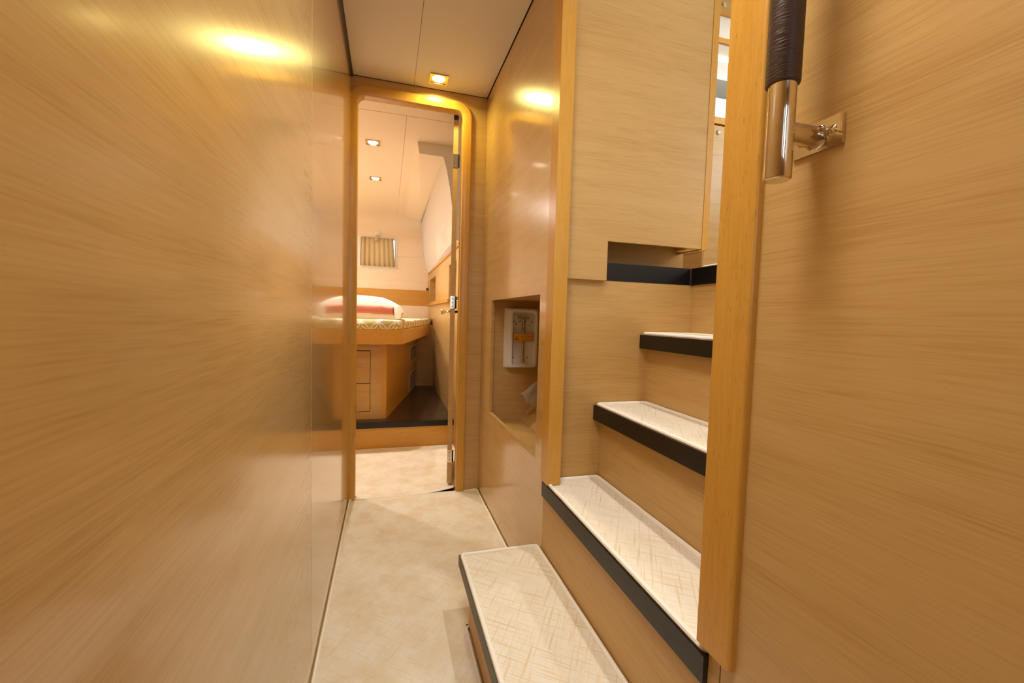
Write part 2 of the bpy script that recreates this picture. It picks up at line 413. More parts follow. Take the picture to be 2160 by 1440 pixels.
# aft end wall behind the camera
struct(link('wall_near', ring_plate(new(), rect(XL-0.04, XR+0.04, 0, ZC+0.1), rect(-0.06, 0.30, 1.20, 2.10), 'Y', YB-0.03, YB), 'veneer'), 'oak wall behind the camera')
w5 = struct(link('added_aft_window', ring_plate(new(), rect(-0.08, 0.32, 1.18, 2.12), rect(-0.05, 0.29, 1.21, 2.09), 'Y', YB, YB+0.02), 'white', bevel=0.003), 'unseen window added behind the camera for the bright streak on the grab handle')  # added so the chrome handle mirrors an upright bright streak

# ceiling: two panels, dark gasket at the left edge
ce = struct(link('ceiling', ring_plate(new(), rect(XL-0.04, XR+0.02, YB, YD+0.05), rect(-0.20, 0.24, 0.33, 0.77), 'Z', ZC+0.004, ZC+0.03), 'seam'), 'corridor ceiling with a fine seam')
link('ceiling_panel', bx(XL+0.012, 0.1305, 0.80, YD-0.004, ZC, ZC+0.012), 'ceiling', ce)
link('ceiling_panel', bx(0.1325, XR-0.004, 0.80, YD-0.004, ZC, ZC+0.012), 'ceiling', ce)
link('ceiling_panel', bx(XL+0.012, XR-0.004, YB, 0.30, ZC, ZC+0.012), 'ceiling', ce)
link('gasket', bx(XL, XL+0.010, -0.7, YD-0.002, ZC-0.010, ZC+0.01), 'gasket', ce)
for x, y in ((-0.178, 2.531), (0.541, 2.535)):
    b = tag(link('screw_cap', lathe(new(), (x, y, ZC), (0, 0, -1), [(0, 0.011), (0.003, 0.0105), (0.005, 0.006), (0.0055, 0)], 16), 'white', smooth=True, loc=(x, y, ZC)),
            'white button cap in the %s far corner of the corridor ceiling' % ('left' if x < 0 else 'right'), 'screw cap', 'white caps in the far ceiling corners')
# header closing the stair opening above the frame
struct(link('wall_saloon_header', bx(XR+0.005, XR+0.03, 0.56, 1.42, 2.75, ZS), 'veneer'), 'wall over the stair opening')
struct(link('wall_over_niche', bx(XR+0.017, XR+0.04, 1.46, 2.6, 1.36, ZS), 'veneer'), 'back of the niche wall up to the saloon ceiling')
struct(link('wall_over_corridor', bx(XR+0.036, XR+0.06, -1.5, 0.53, 1.36, ZS), 'veneer'), 'back of the near right wall')

# ================================================================== CEILING LAMPS
def downlight(name, x, y, z, s, label, power, color, group=None, glow='lamp_glow', spread=170):
    t = thing(name, label, 'ceiling light', (x, y, z), group)
    r = s*0.36
    link('bezel', ring_plate(new(), [(x+s/2*1.0*sx, y+s/2*sy) for sx, sy in ((-1,-1),(1,-1),(1,1),(-1,1))],
                             [(x+s*0.42*sx, y+s*0.42*sy) for sx, sy in ((-1,-1),(1,-1),(1,1),(-1,1))], 'Z', z-0.006, z), 'bezel', t, bevel=0.0015)
    # reflector plate with a round hole
    bm = new(); n = 24
    O = [bm.verts.new((x+s*0.42*max(-1, min(1, 1.4142*math.cos(2*math.pi*(i+.5)/n))), y+s*0.42*max(-1, min(1, 1.4142*math.sin(2*math.pi*(i+.5)/n))), z-0.003)) for i in range(n)]
    I = [bm.verts.new((x+r*math.cos(2*math.pi*(i+.5)/n), y+r*math.sin(2*math.pi*(i+.5)/n), z-0.001)) for i in range(n)]
    for i in range(n): bm.faces.new((O[i], O[(i+1) % n], I[(i+1) % n], I[i]))
    link('reflector', bm, 'bezel', t)
    bm = new(); lathe(bm, (x, y, z+0.001), (0, 0, -1), [(0, r), (0.003, r*0.98), (0.005, r*0.6), (0.006, 0)], 24)
    link('lens', bm, glow, t, smooth=True)
    if power:
        d = bpy.data.lights.new('lamp_light', 'AREA'); d.shape = 'DISK'; d.size = r*1.8; d.energy = power; d.color = color; d.spread = math.radians(spread)
        o = bpy.data.objects.new('lamp_light', d); COL.objects.link(o); o.parent = t; o.location = (0, 0, -0.009)
    return t
downlight('ceiling_light', 0.259, 2.481, ZC, 0.100, 'square chrome-framed downlight, lit, in the corridor ceiling by the doorway', HALL_LAMP_POWER, WARM_HALL, spread=160)
downlight('ceiling_light', -0.123, 3.545, ZC, 0.105, 'nearer of the two lit downlights in the cabin ceiling beyond the doorway', CABIN_LAMP_POWER, WARM, 'cabin ceiling downlights', spread=105)
downlight('ceiling_light', -0.128, 4.455, ZC, 0.105, 'farther, smaller-looking lit downlight in the cabin ceiling above the bed', CABIN_LAMP_POWER, WARM, 'cabin ceiling downlights', spread=105)

# ================================================================== DOORWAY 1
# U-shaped beech frame; inner opening X -0.171..0.420, top 2.312
FX0, FX1, FT, FW = -0.171, 0.418, 2.308, 0.052
def frame_piece(bm, path):
    """path: list of (x, z, nx, nz): inner edge point and outward normal"""
    prof = [(0.0, 2.650), (0.0, 2.590), (0.0015, 2.5868), (0.005, 2.5850), (0.044, 2.5815), (0.0485, 2.5825), (0.0515, 2.5860), (FW, 2.598), (FW, 2.650)]
    rows = [[bm.verts.new((x+nx*o, y, z+nz*o)) for o, y in prof] for x, z, nx, nz in path]
    for A, B in zip(rows, rows[1:]):
        for k in range(len(prof)): bm.faces.new((A[k], A[(k+1) % len(prof)], B[(k+1) % len(prof)], B[k]))
    bm.faces.new(rows[0][::-1]); bm.faces.new(rows[-1])
    return bm
ri = 0.040
df = struct(link('door_1', frame_piece(new(),
     [(FX0, 2.274, -1, 0), (FX0, FT-ri, -1, 0)] +
     [(FX0+ri-ri*math.cos(math.radians(a)), FT-ri+ri*math.sin(math.radians(a)), -math.cos(math.radians(a)), math.sin(math.radians(a))) for a in range(10, 90, 10)] +
     [(FX0+ri, FT, 0, 1), (FX1-ri, FT, 0, 1)] +
     [(FX1-ri+ri*math.sin(math.radians(a)), FT-ri+ri*math.cos(math.radians(a)), math.sin(math.radians(a)), math.cos(math.radians(a))) for a in range(10, 90, 10)] +
     [(FX1, FT-ri, 1, 0), (FX1, 2.274, 1, 0)]), 'beech_level', smooth=True), 'beech door frame with rounded top corners')
link('frame_leg', frame_piece(new(), [(FX0, 0.012, -1, 0), (FX0, 2.2725, -1, 0)]), 'beech', df, smooth=True)
link('frame_leg', frame_piece(new(), [(FX1, 0.012, 1, 0), (FX1, 2.2725, 1, 0)]), 'beech', df, smooth=True)

# open door leaf, seen edge-on: swung back along the line of sight
hx, hy = 0.374, 2.670
dd = Vector((0.392, 2.665, 0)).normalized(); dn = Vector((dd.y, -dd.x, 0))
leaf = thing('door_leaf', 'narrow oak cabin door standing open, seen edge-on inside the right door jamb', 'door', (hx, hy, 0.0))
def leaf_box(s0, s1, n0, n1, z0, z1):
    bm = new(); base = Vector((hx, hy, 0))
    prism(bm, [tuple((base+dd*s+dn*n)[:2]) for s, n in ((s0, n0), (s1, n0), (s1, n1), (s0, n1))], 'Z', z0, z1)
    return bm
link('door_panel', leaf_box(0.004, 0.50, 0.0, 0.029, 0.035, 2.315), 'veneer', leaf)
link('edge_strip', leaf_box(0.0, 0.004, 0.0, 0.029, 0.035, 2.285), 'veneer_matt', leaf)
link('edge_strip', leaf_box(0.0, 0.004, 0.0, 0.029, 2.286, 2.315), 'dark_floor', leaf, label='dark end of the door edge')
for z in (2.042, 1.180, 0.208):
    hgo = link('hinge', leaf_box(-0.003, 0.0, 0.001, 0.029, z-0.040, z+0.040), 'chrome', leaf, bevel=0.001)
    bm = new()
    for zz in (z-0.024, z, z+0.024):
        c = Vector((hx, hy, zz))+dn*0.014
        lathe(bm, c-dd*0.003, -dd, [(0, 0.0052), (0.0015, 0.0045), (0.002, 0)], 14)
    link('hinge_screws', bm, 'steel', hgo, smooth=True)
    c = Vector((hx, hy, 0))+dn*0.034
    link('hinge_knuckle', cyl(new(), (c.x, c.y, z-0.038), (c.x, c.y, z+0.038), 0.005, n=14), 'black', leaf, smooth=True)
# knob at the latch side
kc = Vector((hx, hy, 1.127))+dd*0.455
lathe_pts = [(0, 0.026), (0.003, 0.026), (0.006, 0.012), (0.030, 0.009), (0.042, 0.012), (0.050, 0.020), (0.060, 0.022), (0.068, 0.017), (0.071, 0)]
link('door_knob', lathe(new(), kc, -dn, lathe_pts, 24), 'chrome', leaf, smooth=True)
link('door_knob', lathe(new(), kc+dn*0.029, dn, lathe_pts, 24), 'chrome', leaf, smooth=True)

# ================================================================== STAIRS
Y0S = 0.604
st = thing('staircase', 'oak staircase with black edged treads climbing to the saloon on the right', 'stairs', (0.86, 1.02, 0.0))
link('side_panel', bx(XR+0.001, 1.168, YSW, YSW+0.008, 0.45, Z4-0.060), 'veneer_matt', st)
link('side_panel', bx(XR+0.036, 1.168, 0.576, 0.600, 0.2, Z4), 'veneer_matt', st)
def riser(x, z0, z1, y0=0.600, y1=YSW): return link('riser', bx(x, x+0.012, y0, y1, z0, z1), 'veneer_matt', st)
riser(XR, 0.0, Z1-0.018, 0.577, 1.4495)
riser(0.780, Z1-0.02, Z2-0.01)
riser(0.972, Z2-0.02, Z3-0.01)
riser(1.163, Z3-0.02, Z4-0.01)
for zt, xn, xr, hgt, nm in ((Z1, 0.552, 0.80, 0.052, 'lowest'), (Z2, 0.750, 0.99, 0.054, 'middle'), (Z3, 0.936, 1.18, 0.052, 'upper')):
    ya = Y0S if zt == Z1 else 0.6005
    tr = link('tread', bx(xn+0.014, xr, ya, YSW, zt-0.018, zt), 'veneer_matt', st)
    yb = YSW-0.001
    ya_e = Y0S
    link('nosing', bx(xn, xn+0.014, ya_e, yb, zt-hgt+0.002, zt+0.002), 'edging', st, bevel=0.0025)
link('riser', bx(XR, XR+0.012, 0.577, 0.6035, Z1-0.018, 0.5205), 'veneer_matt', st)
link('tread', bx(XR+0.013, XR+0.036, Y0S, 1.444, Z1-0.03, Z1-0.018), 'veneer_matt', st)

def wavy_loop(x0, x1, y0, y1, z, r=0.012, amp=0.0012, seed=0.0, n_side=26, lift=None):
    base = rrect(x0, x1, y0, y1, r, 4); pts = []
    N = len(base)
    for i in range(N):
        a = Vector(base[i]); c = Vector(base[(i+1) % N]); L = (c-a).length; k = max(1, int(L/0.03))
        for j in range(k):
            p = a+(c-a)*j/k
            e = noise.noise(Vector((p.x*9+seed, p.y*9, seed)))
            e2 = noise.noise(Vector((p.x*9+seed, p.y*9, seed+9)))
            zz = z+abs(e)*amp*1.5 + (lift(p.x, p.y) if lift else 0)
            pts.append(Vector((p.x+e*amp, p.y+e2*amp, zz)))
    return pts
def mat_piece(name, label, cat, x0, x1, y0, y1, z, th=0.007, rb=0.0052, matl='carpet_step', seed=0.0, group=None, lift=None):
    t = thing(name, label, cat, ((x0+x1)/2, (y0+y1)/2, z), group)
    loop = wavy_loop(x0+rb, x1-rb, y0+rb, y1-rb, z+rb*0.98, seed=seed, lift=lift)
    # pile: bevelled slab with a gently uneven top
    bm = new(); nx = max(4, int((x1-x0)/0.025)); ny = max(4, int((y1-y0)/0.025))
    def top(x, y):
        return z+th-0.001+0.0012*noise.noise(Vector((x*7, y*7, seed)))+(lift(x, y) if lift else 0)
    G = [[bm.verts.new((x0+rb+(x1-x0-2*rb)*i/nx, y0+rb+(y1-y0-2*rb)*j/ny, 0)) for j in range(ny+1)] for i in range(nx+1)]
    for row in G:
        for v in row: v.co.z = top(v.co.x, v.co.y)
    for i in range(nx):
        for j in range(ny): bm.faces.new((G[i][j], G[i+1][j], G[i+1][j+1], G[i][j+1]))
    ext = bmesh.ops.extrude_face_region(bm, geom=list(bm.faces))
    for v in [g for g in ext['geom'] if isinstance(g, bmesh.types.BMVert)]:
        v.co.z = z+0.0005+(lift(v.co.x, v.co.y) if lift else 0)
    link('pile', bm, matl, t, smooth=True)
    link('binding', tube(new(), loop, rb, 8), 'binding', t, smooth=True)
    return t
mat_piece('stair_mat', 'longest cream mat on the lowest tread of the saloon stairs', 'mat', 0.556, 0.779, 0.606, 1.443, Z1, seed=1, group='mats on the saloon stairs', rb=0.0068)
mat_piece('stair_mat', 'cream mat on the middle tread of the saloon stairs', 'mat', 0.754, 0.971, 0.606, 1.441, Z2, seed=2, group='mats on the saloon stairs', rb=0.0068)
mat_piece('stair_mat', 'cream mat on the top tread just below the black landing edge', 'mat', 0.940, 1.162, 0.606, 1.441, Z3, seed=3, group='mats on the saloon stairs', rb=0.0068)

# box step standing in the corridor in front of the stairs
sb = thing('box_step', 'oak box step with a dark edge, standing on the corridor carpet below the stairs', 'step', (0.42, 0.6, 0.0))
BY0, BY1 = 0.10, 1.487
link('side', bx(0.288, 0.300, BY0, 1.400, 0.010, 0.214), 'veneer_matt', sb)
link('corner_post', bx(0.288, 0.318, 1.4005, 1.432, 0.010, 0.214), 'beech', sb, bevel=0.004)
link('back', bx(0.318, 0.562, 1.405, 1.428, 0.010, 0.214), 'veneer_matt', sb)
link('top', bx(0.268, 0.561, BY0, BY1-0.004, 0.214, 0.232), 'veneer_matt', sb)
link('edging', bx(0.257, 0.268, BY0, BY1, 0.198, 0.236), 'edging_lit', sb, bevel=0.0025)
mat_piece('step_mat', 'cream cross-hatched mat lying on top of the box step', 'mat', 0.261, 0.559, BY0+0.002, BY1-0.002, 0.2325, seed=4, rb=0.0068)

# beech posts framing the stair opening
p1 = struct(link('trim_1', bx(0.549, 0.5625, 1.386, 1.452, Z1+0.009, ZC-0.007), 'beech', bevel=0.002), 'beech post at the far side of the stairs')
link('post_return', bx(0.5625, 0.600, 1.386, YSW-0.016, Z1+0.009, 2.60), 'beech', p1)
bm = new()
prism(bm, [(0.575, 0.5445), (0.5545, 0.5445), (0.5515, 0.5455), (0.5495, 0.548), (0.5485, 0.553), (0.5485, 0.620), (0.5505, 0.6225), (0.575, 0.6225)], 'Z', 0.521, ZC-0.007)
struct(link('trim_2', bm, 'beech', smooth=True), 'wide beech post between the stairs and the right wall')

# ------------------------------------------------------------------ hanging panel above the side wall, landing edge
pn = struct(link('wall_stair_panel', prism(new(), [(0.603, 1.245), (0.775, 1.245), (0.775, 1.389), (1.1845, 1.389), (1.1845, 3.28), (0.603, 3.28)], 'Y', 1.4295, 1.4445), 'veneer'), 'oak panel hanging over the stairs with a cut-out at its foot')
link('edge_post', bx(1.1855, 1.2135, 1.4275, 1.462, 1.385, 3.28), 'beech', pn, bevel=0.002)
link('edge_post', bx(1.198, 1.2100, 1.463, 1.62, 1.389, 3.28), 'veneer', pn)
link('foot_rail', bx(1.135, 1.180, 1.448, 1.53, 1.389, 1.400), 'beech_level', pn)
ld = struct(link('floor_saloon', prism(new(), [(0.61, 1.458), (1.172, 1.458), (1.172, -0.9), (3.6, -0.9), (3.6, 3.6), (0.61, 3.6)], 'Z', Z4-0.055, Z4-0.004), 'veneer_matt'), 'saloon floor at the head of the stairs')
link('landing_edging', prism(new(), [(0.776, 1.4440), (1.150, 1.4440), (1.155, 1.439), (1.155, 0.602), (1.172, 0.602), (1.172, 1.457), (0.776, 1.457)], 'Z', 1.246, 1.3115), 'edging', ld, bevel=0.0015)
mat_piece('landing_mat', 'cream mat lying at the head of the stairs, only its bound edge showing', 'mat', 1.160, 1.78, 0.62, 1.400, Z4+0.0005, seed=6, rb=0.005)
struct(link('wall_saloon_return', bx(0.62, 1.2345, 1.60, 1.615, Z4-0.003, 3.28), 'veneer'), 'oak board behind the cut-out')

# ------------------------------------------------------------------ saloon beyond
struct(link('ceiling_saloon', bx(0.55, 3.66, -1.5, 3.6, ZS, ZS+0.03), 'ceiling'), 'saloon ceiling')
struct(link('wall_saloon_near', bx(1.17, 3.66, -0.93, -0.9, Z4-0.06, ZS), 'cream'), 'near wall of the saloon')
struct(link('wall_saloon_far', ring_plate(new(), rect(0.61, 3.66, Z4-0.06, ZS), rect(1.7, 3.45, 2.40, 3.12), 'Y', 2.90, 2.93), 'cream'), 'far wall of the saloon')
ws = struct(link('wall_saloon_right', ring_plate(new(), rect(-0.93, 2.93, Z4-0.06, ZS), rect(-0.9+0.0, 2.1, 2.35, 3.15), 'X', 3.45, 3.48), 'cream'), 'outer saloon wall')
wd1 = struct(link('window_1', ring_plate(new(), rect(1.7, 3.45, 2.40, 3.12), rect(1.74, 3.41, 2.43, 3.09), 'Y', 2.885, 2.94), 'white', bevel=0.003), 'bright galley window seen above the cabinet')
link('pane', bx(1.74, 3.41, 2.91, 2.914, 2.43, 3.09), 'glass', wd1)
link('mullion', bx(2.92, 2.96, 2.890, 2.909, 2.43, 3.09), 'white', wd1)
wd2 = struct(link('window_2', ring_plate(new(), rect(-0.9, 2.1, 2.35, 3.15), rect(-0.86, 2.06, 2.39, 3.11), 'X', 3.44, 3.49), 'white', bevel=0.003), 'saloon side window')
link('pane', bx(3.462, 3.466, -0.86, 2.06, 2.39, 3.11), 'glass', wd2)
# galley cabinet
gc = thing('galley_cabinet', 'pale oak galley cabinet with a round push knob, beyond the head of the stairs', 'cabinet', (2.6, 2.5, Z4-0.003))
link('body', bx(1.922, 3.3, 2.312, 2.72, Z4-0.003, 2.345), 'veneer', gc)
link('side_panel', bx(1.916, 1.922, 2.301, 2.72, Z4-0.003, 1.548), 'veneer', gc)
link('side_panel', bx(1.916, 1.922, 2.301, 2.72, 1.552, 2.345), 'veneer', gc)
link('door', bx(1.924, 2.34, 2.300, 2.312, Z4+0.005, 2.338), 'veneer', gc, bevel=0.001)
d2 = link('door', bx(2.344, 2.78, 2.300, 2.312, Z4+0.005, 2.338), 'veneer', gc, bevel=0.001)
link('top_rail', bx(1.910, 3.3, 2.292, 2.72, 2.348, 2.388), 'beech_level', gc, bevel=0.003)
kn = link('push_knob', lathe(new(), (1.985, 2.300, 2.298), (0, -1, 0), [(0, 0.014), (0.004, 0.014), (0.007, 0.011), (0.010, 0.009), (0.012, 0)], 24), 'chrome', gc, smooth=True)
# overhead locker
ol = thing('overhead_locker', 'oak overhead locker with a pale panel, above the galley window', 'cabinet', (2.6, 2.5, 2.84))
link('bottom_rail', bx(1.90, 3.3, 2.296, 2.62, 2.838, 2.868), 'beech_level', ol, bevel=0.002)
link('underside', bx(1.905, 3.3, 2.31, 2.62, 2.830, 2.8375), 'white', ol)
link('pale_panel', bx(1.905, 3.3, 2.310, 2.318, 2.8685, 3.005), 'ceiling', ol)
link('rail', bx(1.90, 3.3, 2.298, 2.322, 3.006, 3.036), 'beech_level', ol, bevel=0.001)
link('door', bx(1.90, 2.4, 2.302, 2.322, 3.038, 3.28), 'veneer', ol, bevel=0.001)
link('push_knob', lathe(new(), (1.980, 2.302, 3.070), (0, -1, 0), [(0, 0.014), (0.004, 0.014), (0.007, 0.011), (0.010, 0.009), (0.012, 0)], 24), 'chrome', ol, smooth=True)
link('light_strip', bx(1.98, 2.30, 2.40, 2.43, 2.822, 2.8295), 'strip_glow', ol)

# ================================================================== CORRIDOR CARPET
hc = thing('hall_carpet', 'long cream mottled carpet covering the corridor floor', 'carpet', (0.1, 1.2, 0.0))
XC0, XC1, XB = XL+0.003, XR-0.004, 0.283
out = [(XC0, -1.6), (XB, -1.6), (XB, 1.437), (XC1, 1.437), (XC1, 2.597), (XC0, 2.597)]
bm = new()
def slab(bm, x0, x1, y0, y1, z0, z1f, st=0.03, skip=None):
    nx, ny = int((x1-x0)/st)+1, int((y1-y0)/st)+1
    G = [[bm.verts.new((x0+(x1-x0)*i/nx, y0+(y1-y0)*j/ny, z1f(x0+(x1-x0)*i/nx, y0+(y1-y0)*j/ny))) for j in range(ny+1)] for i in range(nx+1)]
    for i in range(nx):
        for j in range(ny): bm.faces.new((G[i][j], G[i+1][j], G[i+1][j+1], G[i][j+1]))
zf = lambda x, y: 0.0075+0.0012*noise.noise(Vector((x*6, y*6, 3)))
slab(bm, XC0+0.004, XB-0.004, -1.596, 1.437, 0, zf, 0.04)
slab(bm, XC0+0.004, XC1-0.004, 1.437, 2.594, 0, zf, 0.04)
prism(bm, [(XC0+.003, -1.597), (XB-.003, -1.597), (XB-.003, 1.440), (XC1-.003, 1.440), (XC1-.003, 2.595), (XC0+.003, 2.595)], 'Z', 0.0005, 0.004)
link('pile', bm, 'carpet_hall', hc, smooth=True)
pts = []
N = len(out)
for i in range(N):
    a = Vector(out[i]); c = Vector(out[(i+1) % N]); k = max(1, int((c-a).length/0.04))
    for j in range(k):
        p = a+(c-a)*(j+0.5)/k; e = noise.noise(Vector((p.x*6, p.y*6, 1)))
        q = a.lerp(c, 0)  # corner reference
        inx = 0.0052
        mx_, my_ = 0.18, 1.0
        d = (c-a).normalized(); nrm = Vector((-d.y, d.x))
        lift = 0.008*math.exp(-(((p.x-XC0)**2+(p.y-2.597)**2)/0.0025))+0.006*math.exp(-(((p.x-XC1)**2+(p.y-2.597)**2)/0.0018))
        pts.append((p.x+nrm.x*inx+e*0.001*nrm.x, p.y+nrm.y*inx+e*0.001, 0.0058+abs(e)*0.0014+lift))
link('binding', tube(new(), pts, 0.0052, 8), 'binding', hc, smooth=True)

# carpet beyond the doorway with its curled corner
cb = thing('cabin_carpet', 'cream carpet beyond the doorway with its right front corner curled up', 'carpet', (0.1, 3.1, 0.0))
def lift_c(x, y):
    return 0.026*max(0, 1-math.hypot((x-0.414)/0.19, (y-2.604)/0.16))**1.4
zc_ = lambda x, y: 0.0065+0.0012*noise.noise(Vector((x*6, y*6, 8)))+lift_c(x, y)
CX0, CX1 = FX0+0.003, FX1-0.004
bm = new()
slab(bm, CX0+0.003, CX1-0.003, 2.606, 2.656, 0, zc_, 0.012)
slab(bm, -0.45, 0.545, 2.656, 3.562, 0, zc_, 0.03)
link('pile', bm, 'carpet_hall', cb, smooth=True)
out = [(CX0, 2.603), (CX1, 2.603), (CX1, 2.656), (0.548, 2.656), (0.548, 3.566), (-0.455, 3.566), (-0.455, 2.656), (CX0, 2.656)]
pts = []
for i in range(len(out)):
    a = Vector(out[i]); c = Vector(out[(i+1) % len(out)]); k = max(1, int((c-a).length/0.02))
    for j in range(k):
        p = a+(c-a)*(j+0.5)/k; nrm = Vector((-(c-a).y, (c-a).x)).normalized()
        p = p+nrm*0.004
        pts.append((p.x, p.y, 0.0046+lift_c(p.x, p.y)))
link('binding', tube(new(), pts, 0.0040, 8), 'binding', cb, smooth=True)
link('rubber_underside', prism(new(), [(CX0+0.01, 2.612), (CX1-0.002, 2.612), (CX1-0.002, 2.70), (CX0+0.01, 2.70)], 'Z', 0.0004, 0.0018), 'rubber_under', cb)

# ================================================================== GRAB HANDLE
gh = thing('grab_handle', 'steel grab handle with a dark leather grip, fixed to the right wall', 'handle', (XR, 0.460, 1.355))
hxx, hyy = 0.493, 0.458
link('mounting_plate', prism(new(), rrect(0.424, 0.496, 1.336, 1.376, 0.003, 3), 'X', XR-0.004, XR-0.0002), 'chrome', gh, bevel=0.0012)
for y, z in ((0.440, 1.358), (0.482, 1.358)):
    bm = new(); lathe(bm, (XR-0.004, y, z), (-1, 0, 0), [(0, 0.0075), (0.0012, 0.0072), (0.0025, 0.005), (0.0032, 0.0028), (0.002, 0.0022), (0.002, 0)], 18)
    link('screw', bm, 'chrome', gh, smooth=True)
link('standoff', lathe(new(), (XR-0.004, 0.461, 1.356), (-1, 0, 0), [(0, 0.0165), (0.002, 0.0150), (0.012, 0.0142), (0.052, 0.0138), (0.064, 0.0138)], 28), 'chrome', gh, smooth=True)
link('bar_end', lathe(new(), (hxx, hyy, 1.290), (0, 0, 1), [(0, 0), (0, 0.0150), (0.001, 0.0162), (0.0022, 0.0168), (0.13, 0.0168)], 36), 'chrome', gh, smooth=True)
link('leather_grip', lathe(new(), (hxx, hyy, 1.412), (0, 0, 1), [(0, 0.0168), (0.0, 0.0195), (0.002, 0.0204), (0.42, 0.0204), (0.422, 0.0195), (0.422, 0.0168)], 36), 'leather', gh, smooth=True)
link('bar_end', lathe(new(), (hxx, hyy, 1.826), (0, 0, 1), [(0, 0.0168), (0.13, 0.0168), (0.132, 0.015), (0.132, 0)], 36), 'chrome', gh, smooth=True)
link('standoff', lathe(new(), (XR-0.004, 0.461, 1.890), (-1, 0, 0), [(0, 0.0165), (0.002, 0.0150), (0.012, 0.0142), (0.052, 0.0138), (0.064, 0.0138)], 28), 'chrome', gh, smooth=True)
link('mounting_plate', prism(new(), rrect(0.424, 0.496, 1.870, 1.910, 0.003, 3), 'X', XR-0.004, XR-0.0002), 'chrome', gh, bevel=0.0012)

# ================================================================== NICHE
nc = struct(link('wall_niche_lining', bx(XR+0.017, 1.15, 2.380, 2.392, 0.49, 1.21), 'veneer_matt'), 'wood lining inside the niche')
link('top_board', bx(XR+0.017, 1.15, 1.540, 2.379, 1.195, 1.205), 'veneer_matt', nc)
link('floor_board', bx(XR+0.0165, 0.770, 1.540, 2.379, 0.488, 0.500), 'veneer', nc)
link('near_board', bx(XR+0.017, 1.15, 1.530, 1.5395, 0.49, 1.21), 'veneer_matt', nc)
link('sloping_board', prism(new(), [(0.757, 0.5005), (1.05, 0.86), (1.15, 0.92), (1.15, 0.905), (1.058, 0.85), (0.768, 0.4945)], 'Y', 1.54, 2.3785), 'veneer_matt', nc)
link('outer_board', bx(1.151, 1.16, 1.54, 2.3785, 0.90, 1.195), 'veneer_matt', nc)
link('sill', bx(XR-0.0005, XR+0.0162, 1.5565, 2.3465, 0.549, 0.5565), 'veneer', nc)
# emergency tool box
eb = thing('emergency_tool_box', 'white plastic emergency box holding a steel tool, mounted inside the niche', 'box', (0.755, 2.379, 0.98))
yf, yb_ = 2.325, 2.3792
def loft(bm, loops, close0=True, close1=True):
    rows = [[bm.verts.new(p) for p in L] for L in loops]; n = len(rows[0])
    for A, B in zip(rows, rows[1:]):
        for i in range(n): bm.faces.new((A[i], A[(i+1) % n], B[(i+1) % n], B[i]))
    if close0: bm.faces.new(rows[0][::-1])
    if close1: bm.faces.new(rows[-1])
    return bm
def L3(x0, x1, z0, z1, r, y): return [(a, y, b) for a, b in rrect(x0, x1, z0, z1, r, 5)]
link('tray', loft(new(), [L3(0.646, 0.862, 0.806, 1.155, 0.012, yb_), L3(0.668, 0.836, 0.812, 1.149, 0.020, yf+0.006), L3(0.673, 0.831, 0.816, 1.145, 0.018, yf),
                          L3(0.682, 0.822, 0.826, 1.136, 0.014, yf), L3(0.686, 0.818, 0.832, 1.130, 0.012, yf+0.007), L3(0.690, 0.814, 0.838, 1.124, 0.012, yf+0.034)]), 'white', eb, smooth=True)
link('clear_cover', loft(new(), [L3(0.687, 0.817, 0.955, 1.128, 0.006, yf+0.0055), L3(0.687, 0.817, 0.955, 1.128, 0.006, yf+0.0075)]), 'clear', eb)
et = thing('emergency_tool', 'steel T-handled tool clipped inside the white emergency box', 'tool', (0.752, 2.352, 0.98))
link('cross_bar', cyl(new(), (0.716, 2.345, 1.098), (0.786, 2.345, 1.098), 0.0085, n=20), 'chrome', et, smooth=True)
link('shaft', cyl(new(), (0.752, 2.347, 0.955), (0.752, 2.347, 1.090), 0.008, n=20), 'steel', et, smooth=True)
link('grip', lathe(new(), (0.750, 2.343, 0.836), (0, 0, 1), [(0, 0), (0, 0.006), (0.003, 0.0085), (0.118, 0.0095), (0.121, 0.007), (0.121, 0)], 20), 'chrome', et, smooth=True)
for x, z in ((0.735, 1.078), (0.752, 1.082), (0.768, 1.078), (0.712, 1.060), (0.795, 1.055), (0.698, 1.075), (0.808, 1.075), (0.700, 0.868), (0.785, 0.868)):
    link('screw', lathe(new(), (x, yf+0.0335, z), (0, -1, 0), [(0, 0.0042), (0.0015, 0.0036), (0.002, 0)], 10), 'gasket', eb, smooth=True)
stk = link('warning_sticker', bx(0.693, 0.812, yf+0.0040, yf+0.0052, 0.963, 1.005), 'sticker', eb)
bm = new()
a, b, c = (0.698, 0.971), (0.724, 0.971), (0.711, 0.996)
cx, cz = 0.711, 0.979
tri = lambda k: [(cx+(x-cx)*k, cz+(z-cz)*k) for x, z in (a, b, c)]
ring_plate(bm, tri(1.0), tri(0.72), 'Y', yf+0.0036, yf+0.0041)
box(bm, 0.7103, 0.7117, yf+0.0036, yf+0.0041, 0.9775, 0.987); box(bm, 0.7103, 0.7117, yf+0.0036, yf+0.0041, 0.9745, 0.976)
for i, (x0, x1, z) in enumerate(((0.752, 0.778, 0.9995), (0.735, 0.815, 0.9935), (0.732, 0.812, 0.989), (0.745, 0.800, 0.9845), (0.735, 0.812, 0.976), (0.740, 0.806, 0.971), (0.730, 0.790, 0.9665))):
    x = x0; x1 = min(x1, 0.807); random.seed(i)
    while x < x1:
        l = random.uniform(0.003, 0.008); box(bm, x, min(x+l, x1), yf+0.0037, yf+0.0041, z-0.0006, z+0.0006); x += l+0.0015
link('printing', bm, 'ink', stk)
